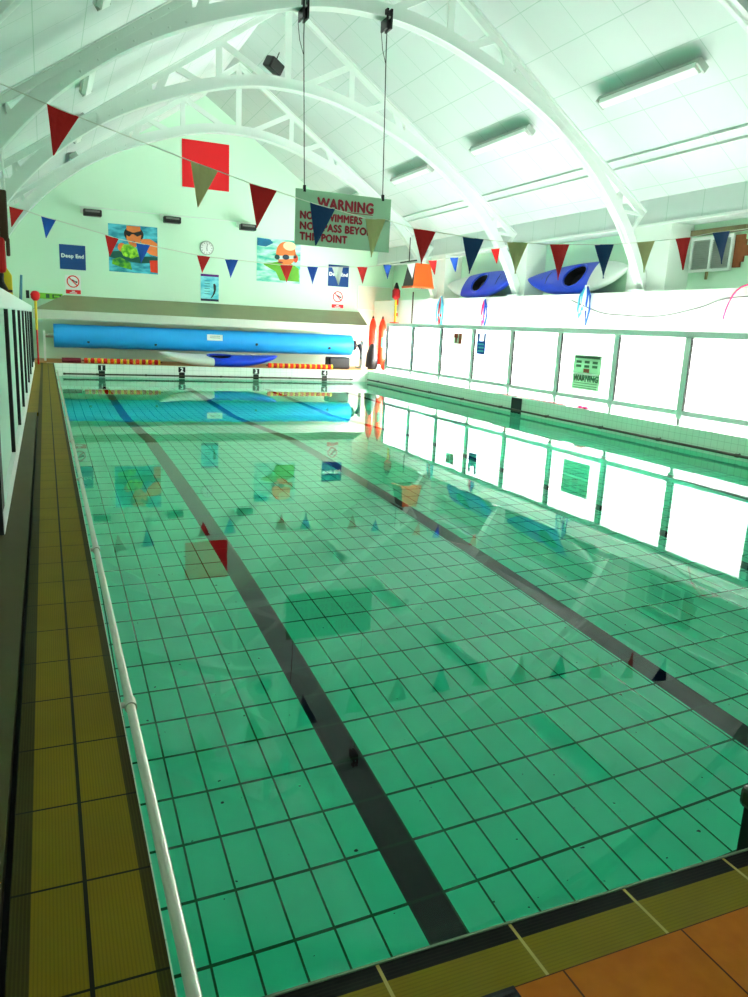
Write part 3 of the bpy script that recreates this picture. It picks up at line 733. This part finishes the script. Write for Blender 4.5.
# emergency lights and conduit
for i, (x, z, d) in enumerate(((1.44, 4.70, 'above the blue Deep End sign'), (3.75, 4.72, 'between the goggles poster and the clock'), (6.12, 4.72, 'beside the bald swimmer poster'))):
    t = thing('flood_light', 'small black flood light on the far wall '+d, 'flood light', (x, YF, z), 'black flood lights on the far wall')
    obj('bracket', B(((-.32, -.18, -.02), (-.24, 0, .12)), ((-.28, -.2, -.02), (.0, -.14, .04))), M_RAILG, t)
    hs = obj('housing', B(((-.26, -.42, -.13), (.26, -.16, .06))), M_BLACK, t, bevel=.03)
    obj('lens', B(((-.2, -.428, -.03), (.2, -.418, .03))), mat('grey_lens', (110, 112, 108), .25), hs)
tag(obj('wall_conduit', tube(bm_(), [(1.1, YF-.02, 4.85), (6.3, YF-.02, 4.86)], .015, 8), M_STEEL), 'thin pale conduit linking the black flood lights', 'conduit')

# ------------------------------------------------------------------ hanging warning board
t = thing('warning_board', 'grey green hanging warning board with dark red lettering', 'sign', (4.54, 12.19, 3.38))
W_, H_ = .82, .42
obj('board', B(((-W_, -.015, -H_), (W_, .015, H_))), M_SIGNG, t)
def TB(x, z): return Matrix.Translation((x, -.0165, z)) @ Matrix.Rotation(PI/2, 4, 'X')
text('lettering', 'WARNING', M_SIGNRED, t, TB(.02, .24), width=.96, height=.155, bold=.07)
obj('underline', B(((-.02, -.019, .135), (.50, -.0155, .147))), M_SIGNRED, t)
for s_, z_, w_ in (('NON SWIMMERS   DO', .035, 1.40), ('NOT PASS BEYOND', -.125, 1.37), ('THIS POINT', -.285, .80)):
    text('lettering', s_, M_SIGNRED, t, TB(-.74, z_), width=w_, height=.112, bold=.075, align='LEFT')
for x, x2, zt in ((-.68, -.75, 2.94), (.67, .61, 3.04)):
    bm = bm_(); tube(bm, [(x, 0, H_-.03), (x2, 0, zt-.35), (x2, 0, zt)], .008, 6)
    s = 1 if x > 0 else -1
    tube(bm, [(x2, 0, zt-.02), (x2-.10*1, -.02, zt-.2), (x2-.07, -.02, zt-.42), (x2, 0, zt-.6)], .006, 6)
    obj('hanging_cord', bm, M_DKCORD, t)
    bm = bm_()
    for k in (0, .07): box(bm, (x2-.06+k, -.12, zt-.14), (x2-.03+k, .12, zt+.14))
    obj('clamp', bm, M_BLACK, t)
    obj('hook', B(((x-.02, -.02, H_-.04), (x+.02, .02, H_+.06))), M_BLACK, t)

# ------------------------------------------------------------------ bunting
NEAR = [('R', (0.099, 3.467), (0.356, 3.399), (0.134, 3.056)), ('K', (1.323, 3.156), (1.581, 3.098), (1.391, 2.755)), ('R', (1.889, 3.025), (2.158, 2.981), (1.962, 2.617)), ('N', (2.507, 2.911), (2.776, 2.872), (2.579, 2.504)), ('K', (3.122, 2.817), (3.337, 2.827), (3.197, 2.439)), ('R', (3.675, 2.771), (3.934, 2.756), (3.788, 2.412)), ('N', (4.283, 2.740), (4.539, 2.730), (4.392, 2.356)), ('K', (4.860, 2.731), (5.122, 2.743), (4.995, 2.396)), ('R', (5.438, 2.753), (5.705, 2.775), (5.598, 2.366)), ('N', (6.080, 2.804), (6.346, 2.829), (6.252, 2.427)), ('K', (6.707, 2.882), (6.974, 2.923), (6.871, 2.541)), ('R', (7.298, 2.974), (7.554, 3.020), (7.494, 2.615)), ('N', (7.903, 3.100), (8.188, 3.149), (8.132, 2.736))]
FAR = [('R', (-0.520, 3.619), (-0.273, 3.573), (-0.496, 3.249)), ('B', (0.022, 3.495), (0.282, 3.447), (0.092, 3.103)), ('R', (1.163, 3.263), (1.415, 3.199), (1.237, 2.853)), ('B', (1.745, 3.159), (2.015, 3.126), (1.834, 2.775)), ('R', (2.949, 3.017), (3.217, 2.998), (3.051, 2.667)), ('B', (3.529, 2.982), (3.804, 2.983), (3.647, 2.607)), ('R', (4.715, 2.950), (5.006, 2.965), (4.877, 2.594)), ('B', (5.329, 2.964), (5.583, 2.972), (5.467, 2.593)), ('W', (5.909, 2.996), (6.169, 3.015), (6.077, 2.621)), ('R', (6.504, 3.039), (6.763, 3.058), (6.656, 2.687)), ('B', (7.136, 3.133), (7.355, 3.150), (7.265, 2.831)), ('W', (7.737, 3.196), (7.940, 3.233), (7.886, 2.873)), ('R', (8.272, 3.309), (8.506, 3.343), (8.467, 3.009)), ('B', (8.838, 3.413), (9.074, 3.454), (9.015, 3.109)), ('R', (9.942, 3.706), (10.185, 3.749), (10.133, 3.384))]
COLN = {'R': ('red', M_RED), 'K': ('khaki', M_BEIGE), 'N': ('navy', M_NAVY), 'B': ('blue', M_BLUEFLAG), 'W': ('white', M_WHITECLOTH)}
ORD = ['first', 'second', 'third', 'fourth', 'fifth', 'sixth', 'seventh']
def bunting(L, Y, which, group, ends):
    cnt = {}
    pts = [Vector((ends[0][0], Y, ends[0][1]))]
    for c, a, b, tp in L:
        nm, m = COLN[c]; k = cnt.get(c, 0); cnt[c] = k+1
        o = bpy.data.objects.new('pennant', None)
        bm = bm_()
        A, Bq, T = Vector((a[0], 0, a[1])), Vector((b[0], 0, b[1])), Vector((tp[0], 0, tp[1]))
        n = 6; rows = []
        for i in range(n+1):
            f = i/n; l = A.lerp(T, f); r = Bq.lerp(T, f); row = []
            for j in range(4):
                p = l.lerp(r, j/3); p.y = Y+.012*math.sin(3*f+j*1.1+k)
                row.append(bm.verts.new(p))
            rows.append(row)
        for P_, Q_ in zip(rows, rows[1:]):
            for j in range(3): bm.faces.new((P_[j], P_[j+1], Q_[j+1], Q_[j]))
        bmesh.ops.remove_doubles(bm, verts=bm.verts, dist=1e-4)
        o = obj('pennant', bm, m)
        md = o.modifiers.new('cloth', 'SOLIDIFY'); md.thickness = .006
        tag(o, '%s %s pennant from the walkway side on the %s bunting line' % (ORD[k], nm, which), 'pennant', group)
        pts += [Vector((a[0], Y, a[1])), Vector((b[0], Y, b[1]))]
    pts.append(Vector((ends[1][0], Y, ends[1][1])))
    tag(obj('bunting_cord', tube(bm_(), pts, .0045 if Y < 10 else .008, 6), M_CORD), 'thin pale cord of the %s bunting line' % which, 'cord')
bunting(NEAR, 7.72, 'nearer', 'pennants on the nearer bunting line', ((-1.72, 4.0), (11.4, 3.75)))
bunting(FAR, 16.5, 'farther', 'pennants on the farther bunting line', ((-1.72, 4.05), (10.86, 3.95)))


# ------------------------------------------------------------------ near the gable: loudspeaker
t = thing('loudspeaker', 'small black loudspeaker box hanging below the roof ridge', 'loudspeaker', (4.44, 16.25, 6.75), None, (.3, .35, .5))
obj('cabinet', B(((-.17, -.13, -.11), (.17, .13, .11))), M_BLACK, t, bevel=.03)
obj('grille', B(((-.14, -.138, -.09), (.14, -.128, .09))), M_DARKMETAL_SHADE, t)
obj('bracket', tube(bm_(), [(0, 0, .1), (.05, .1, .30)], .012, 6), M_DKCORD, t)

# ------------------------------------------------------------------ wall above the kayak ledge
t = thing('louvre_vent', 'white framed double louvre vent in the broken wall opening', 'vent', (XR-.04, 11.1, 3.33))
y0, y1, z0, z1 = -.50, .48, -.30, .33
obj('frame', B(((-.05, y0, z0), (0, y1, z0+.05)), ((-.05, y0, z1-.05), (0, y1, z1)), ((-.05, y0, z0+.05), (0, y0+.05, z1-.05)), ((-.05, y1-.05, z0+.05), (0, y1, z1-.05)), ((-.05, -.03, z0+.05), (0, .02, z1-.05))), M_WHITE, t)
for a, b in ((y0+.05, -.03), (.02, y1-.05)):
    bm = bm_()
    for k in range(13):
        z = z0+.07+k*(z1-z0-.12)/13
        prism(bm, [(0, 0), (.035, .03), (.035, .036), (0, .006)], b-a, Matrix.Translation((-.04, a, z)))
    box(bm, (-.006, a, z0+.05), (0, b, z1-.05))
    obj('louvres', bm, M_GREYLOUV, t)
obj('hanging_catch', B(((-.04, -.0, z0-.14), (-.01, .06, z0))), mat('brass_catch', (150, 140, 90), .4, .4), t, bevel=.01)
t2 = tag(obj('timber_lintel', B(((XR-.07, 10.38, 3.70), (XR, 11.95, 3.80))), M_WOOD), 'weathered timber lintel over the louvre vent', 'lintel')
bm = bm_()
for k, (ya, yb, za, zb) in enumerate(((10.40, 10.60, 3.55, 3.64), (10.36, 10.60, 3.45, 3.551), (10.30, 10.60, 3.36, 3.451), (10.28, 10.60, 3.27, 3.361), (10.38, 10.60, 3.17, 3.271), (10.44, 10.60, 3.08, 3.17))):
    box(bm, (XR-.035, ya, za), (XR, yb, zb))
tag(obj('exposed_brickwork', bm, M_BRICK), 'ragged patch of exposed brick beside the louvre vent', 'brickwork')
def cable(name, label, cat, pts, r, m, n=24):
    P = [Vector(p) for p in pts]; out = []
    for i in range(len(P)-1):
        p0, p1, p2, p3 = P[max(i-1, 0)], P[i], P[i+1], P[min(i+2, len(P)-1)]
        for k in range(6):
            u = k/6; out.append(.5*((2*p1)+(-p0+p2)*u+(2*p0-5*p1+4*p2-p3)*u*u+(-p0+3*p1-3*p2+p3)*u**3))
    out.append(P[-1])
    return tag(obj(name, tube(bm_(), out, r, 8), m, smooth=True), label, cat)
XC = XS-.05
cable('wall_cable', 'slack grey cable drooping along the ledge wall under the vent', 'cable', [(XC, 14.2, 2.52), (XC, 13.24, 2.27), (XC, 12.6, 2.21), (XC, 11.5, 2.19), (XC, 10.54, 2.34), (XC, 9.95, 2.49), (XC, 9.2, 2.52)], .012, mat('grey_cable', (92, 98, 94), .5))
cable('pink_hose', 'looped pink hose hanging off the wall ledge', 'hose', [(XC-.02, 9.95, 2.14), (XC-.02, 9.92, 2.30), (XC-.02, 9.86, 2.45), (XC-.02, 9.78, 2.58), (XC-.02, 9.65, 2.67), (XC-.02, 9.45, 2.70), (XC-.02, 9.2, 2.60)], .014, M_PINK)
for i, (Yc, zt, zb, cols, lab) in enumerate(((13.72, 2.80, 2.0, (M_BLUEFLAG, M_WHITE, M_CYAN), 'blue and white goggle straps hanging below the white tailed kayak'),
        (17.9, 2.60, 1.85, (M_BLUEFLAG, M_PINK, M_WHITE), 'blue and pink goggle straps hanging below the kayak bow'),
        (20.35, 2.72, 1.80, (M_CYAN, M_CRIMSON, M_CYAN), 'cyan and red goggle straps hanging beside the orange hood'))):
    t = thing('goggle_strap_bundle', lab, 'goggle straps', (XS-.05, Yc, zt), 'goggle straps hanging from the wall ledge')
    for k in range(3):
        d = (k-1)*.13; h = (zt-zb)
        bm = bm_()
        tube(bm, [(0, d*.2, 0), (-.02, d+.05, -.25*h), (-.02, d+.08, -.6*h), (-.02, d+.02, -h*(1-.1*k)), (-.02, d-.06, -.6*h), (-.02, d-.03, -.25*h), (0, d*.2, -.01)], .022, 6)
        obj('strap', bm, cols[k], t, smooth=True)
    obj('hook', B(((-.03, -.03, -.02), (.05, .03, .03))), M_WHITE, t)

# orange hood in the corner
t = thing('flared_hood', 'orange and black flared hood fixed above the screen end', 'hood', (10.06, 20.62, 2.94))
def frus(faces, m, nm):
    b = [(-.33, -.36, 0), (.33, -.36, 0), (.33, .36, 0), (-.33, .36, 0)]; u = [(-.21, -.20, .66), (.27, -.20, .66), (.27, .30, .66), (-.21, .30, .66)]
    bm = bm_(); V = [bm.verts.new(p) for p in b+u]
    for f in faces: bm.faces.new([V[i] for i in f])
    o = obj(nm, bm, m, t); md = o.modifiers.new('s', 'SOLIDIFY'); md.thickness = .02; return o
frus(((0, 1, 5, 4), (1, 2, 6, 5), (4, 5, 6, 7)), M_ORANGE, 'orange_shell'); frus(((3, 0, 4, 7), (2, 3, 7, 6)), M_BLACK, 'black_side')
obj('rim', B(((-.35, -.38, -.03), (.33, -.34, .03)), ((-.35, -.34, -.03), (-.31, .37, .03))), M_ORANGE, t)
obj('hanging_rod', B(((-.2, -.2, .72), (-.17, .9, .75)), ((-.19, .3, .75), (-.17, .32, 1.4))), M_DKCORD, t)

# corner items between roller and screen
def pointed_float(label, x, y, h, lean, patch):
    t = thing('pointed_float', label, 'float', (x, y, DZ), 'red pointed floats in the far corner', (0, lean, 0))
    obj('body', lathe(bm_(), [(.10, 0), (.125, .05), (.125, h*.55), (.12, h*.82), (.085, h*.91), (.03, h*.98)], None, 20), M_ORANGERED, t, smooth=True)
    obj('tip', lathe(bm_(), [(.04, h*.965), (.03, h), (.008, h+.04)], None, 14), M_BROWN, t, smooth=True)
    if patch: obj('patch', B(((-.09, -.14, h*.42), (.06, -.10, h*.62))), mat('dark_green_patch', (20, 84, 60), .6), t, bevel=.02)
pointed_float('red pointed float standing behind the black bag', 10.33, 24.5, 1.74, 0, False)
pointed_float('red pointed float with a dark green patch', 10.56, 24.2, 1.74, 0, True)
tag(obj('gear_bag', lathe(bm_(), [(.20, DZ), (.21, DZ+.1), (.19, DZ+.5), (.10, DZ+.78), (.03, DZ+.86)], Matrix.Translation((10.21, 24.18, 0)), 18), M_BLACK, smooth=True), 'black tapered bag standing in front of the red float', 'bag')
tag(obj('marker_cone', lathe(bm_(), [(.17, DZ), (.17, DZ+.015), (.10, DZ+.02), (.03, DZ+.2)], Matrix.Translation((10.18, 23.5, 0)), 18), M_WHITE, smooth=True), 'small white cone at the pool corner', 'cone')
tag(obj('red_pole', tube(bm_(), [(10.24, 23.2, DZ+.02), (10.36, 23.2, 1.1), (10.47, 23.2, 1.72)], .05, 10), M_CRIMSON, smooth=True), 'slanted red pole leaning behind the screen end', 'pole')
tag(obj('red_box', B(((10.40, 23.1, 1.72), (10.66, 23.3, 1.95))), M_SIGNBRIGHTRED, bevel=.02), 'red box on top of the slanted red pole', 'box').location.z = 0
t = thing('rescue_pole', 'yellow pole with a black and red head in the far corner', 'rescue pole', (10.62, 23.35, DZ))
obj('shaft', tube(bm_(), [(0, 0, 0), (0, 0, 2.35)], .035, 10), M_YELLOW, t, smooth=True)
obj('head', lathe(bm_(), [(.04, 2.3), (.13, 2.38), (.13, 2.6), (.05, 2.7)], None, 14), M_CRIMSON, t, smooth=True)
obj('grip', lathe(bm_(), [(.06, 2.62), (.09, 2.68), (.03, 2.85)], None, 12), M_BLACK, t, smooth=True)
t = thing('notice_strip', 'strip of three small red and grey notices on the ledge wall', 'notice', (XS-.02, 23.55, 2.4))
for z, m, h in ((.2, M_SIGNBRIGHTRED, .09), (.0, M_GREYLOUV, .09), (-.2, M_SIGNBRIGHTRED, .05)): obj('notice', B(((-.015, -.13, z-h), (0, .13, z+h))), m, t)
tag(obj('wall_pipe', tube(bm_(), [(XS-.03, 22.3, 1.0), (XS-.03, 22.3, 2.66), (XS-.03, 22.3, 2.9)], .02, 8), M_BROWN), 'thin brown pipe on the wall under the orange hood', 'pipe')

# signs on the panel screen
t = thing('screen_notice', 'green two part notice with a WARNING heading on the screen pane', 'notice', (9.742, 12.22, 1.06))
obj('sheet', B(((-.006, -.42, -.34), (-.0, .42, .34))), m_frost('pale_green_sheet', (.27, .44, .31), .5), t)
TXs = lambda y, z: Matrix.Translation((-.0075, y, z)) @ Matrix.Rotation(-PI/2, 4, 'Z') @ Matrix.Rotation(PI/2, 4, 'X')
obj('header_bar', B(((-.009, -.37, .27), (-.0055, .37, .315))), M_TEXTK, t)
for z in (.20, .12):
    for y, w in ((.25, .16), (-.0, .15), (-.24, .15)): obj('print_block', B(((-.009, y-w/2, z-.025), (-.0055, y+w/2, z+.025))), M_TEXTK, t)
obj('red_spot', B(((-.009, -.09, .0), (-.0055, .09, .075))), mat('brown_red_print', (150, 60, 44), .6), t)
obj('pale_band', B(((-.0075, -.41, -.05), (-.0055, .41, -.015))), M_WHITE, t)
text('lettering', 'WARNING', M_TEXTK, t, TXs(.0, -.115), width=.74, height=.12, bold=.06)
for z in (-.21, -.26, -.30): obj('print_line', B(((-.009, -.36, z-.006), (-.0055, .36, z+.006))), M_TEXTK, t)
t = thing('screen_notice', 'small orange and white notice on the screen pane', 'notice', (9.742, 17.45, 1.56))
obj('sheet', B(((-.006, -.22, -.14), (0, .22, .14))), M_CREAM, t)
obj('orange_figure', B(((-.009, -.20, -.12), (-.0055, -.06, .13)), ((-.009, .0, .02), (-.0055, .2, .12)), ((-.009, .05, -.1), (-.0055, .12, .04))), mat('print_rust', (190, 74, 40), .6), t)
t = thing('screen_notice', 'tall blue notice hanging on the screen pane', 'notice', (9.742, 16.28, 1.46))
obj('sheet', B(((-.006, -.20, -.24), (0, .20, .08))), M_BLUEFLAG, t)
obj('hanging_tab', B(((-.006, .08, .08), (0, .20, .26)), ((-.006, -.20, .08), (0, -.10, .26))), M_SIGNBLUE, t)
for z in (.0, -.08, -.16): obj('print_line', B(((-.009, -.14, z-.02), (-.0055, .14, z+.02))), M_CYAN, t)
# ledge items
tag(obj('ledge_pole', tube(bm_(), [(9.692, 15.4, DZ+.014), (9.682, 12.7, DZ+.014)], .013, 8), mat('rust_red_pole', (150, 40, 30), .5)), 'thin rust red pole lying along the screen ledge', 'pole')
t = thing('swim_goggles', 'pink swimming goggles lying on the screen ledge', 'goggles', (9.685, 12.15, DZ+.03))
for s in (-1, 1): obj('lens', lathe(bm_(), [(.02, -.03), (.05, -.01), (.045, .02)], Matrix.Translation((0, s*.075, 0)), 12), M_PINK, t, smooth=True)
obj('strap', tube(bm_(), [(0, -.12, 0), (.02, -.17, -.01), (.0, -.20, -.02), (0, .20, -.02), (.02, .17, -.01), (0, .12, 0)], .008, 6), M_PINK, t)

# ------------------------------------------------------------------ things by the walkway screen
t = thing('rescue_board', 'yellow rescue board hanging behind the walkway screen', 'rescue board', (-.745, 14.0, 1.65))
bm = bm_(); prism(bm, [(-.16, -.2), (.29, -.2), (.29, .62), (.2, .76), (-.08, .78), (-.16, .66)], .05, Matrix.Translation((0, 0, 0))); obj('board', bm, M_YELLOW, t, bevel=.01)
t = thing('black_vest', 'black buoyancy vest strapped over the yellow board', 'vest', (-.755, 13.9, 1.75))
bm = bm_(); prism(bm, [(-.02, -.1), (.26, -.1), (.24, .3), (.18, .42), (.19, .55), (.12, .62), (.06, .55), (.05, .42), (-.0, .3)], .09, Matrix.Translation((0, -.02, 0))); obj('body', bm, M_BLACK, t, bevel=.03)
obj('strap', B(((-.16, -.03, .25), (.3, .075, .29))), M_BROWN, t)
t = thing('reach_pole', 'red headed yellow reaching pole at the far end of the walkway screen', 'rescue pole', (-.18, 22.4, DZ))
obj('shaft', tube(bm_(), [(-.02, 0, .9), (-.02, 0, 1.75)], .035, 8), M_YELLOW, t, smooth=True)
obj('lower_shaft', tube(bm_(), [(-.02, 0, 0), (-.02, 0, .9)], .025, 8), M_RED, t, smooth=True)
obj('head', lathe(bm_(), [(.05, -.13), (.105, -.07), (.12, .03), (.08, .10), (.03, .12)], Matrix.Translation((-.02, 0, 1.78)), 18), M_SIGNBRIGHTRED, t, smooth=True)
obj('collar', B(((-.24, -.05, 1.70), (-.16, .05, 1.90))), M_BLACK, t)
tag(obj('blue_paddle', tube(bm_(), [(-.62, 20.3, DZ), (-.52, 20.3, 1.7), (-.46, 20.3, 2.55)], .045, 8, r2=.03), mat('steel_blue_paint', (60, 130, 150), .5), smooth=True), 'slim blue paddle shaft leaning behind the walkway screen', 'paddle')
t = thing('hanging_rescue_float', 'red float and brown strap hanging from white cords near the walkway screen', 'float', (-.50, 12.19, 4.2))
bm = bm_()
tube(bm, [(.0, 0, .1), (-.03, 0, -.4), (.02, 0, -.9), (.03, 0, -1.2)], .02, 6); tube(bm, [(.0, 0, .1), (.06, 0, -.3), (.07, 0, -.85), (.05, 0, -1.2)], .015, 6)
tube(bm, [(-.07, 0, .0), (-.08, 0, -.8), (-.06, 0, -1.5)], .015, 6)
obj('cord', bm, M_WHITE, t)
obj('strap', B(((-.02, -.04, -1.55), (.09, .04, -.88)), ((.05, -.04, -1.75), (.10, .04, -1.5))), M_BROWN, t, bevel=.02)
obj('float', B(((-.2, -.08, -1.98), (.04, .08, -1.50))), M_RED, t, bevel=.05)
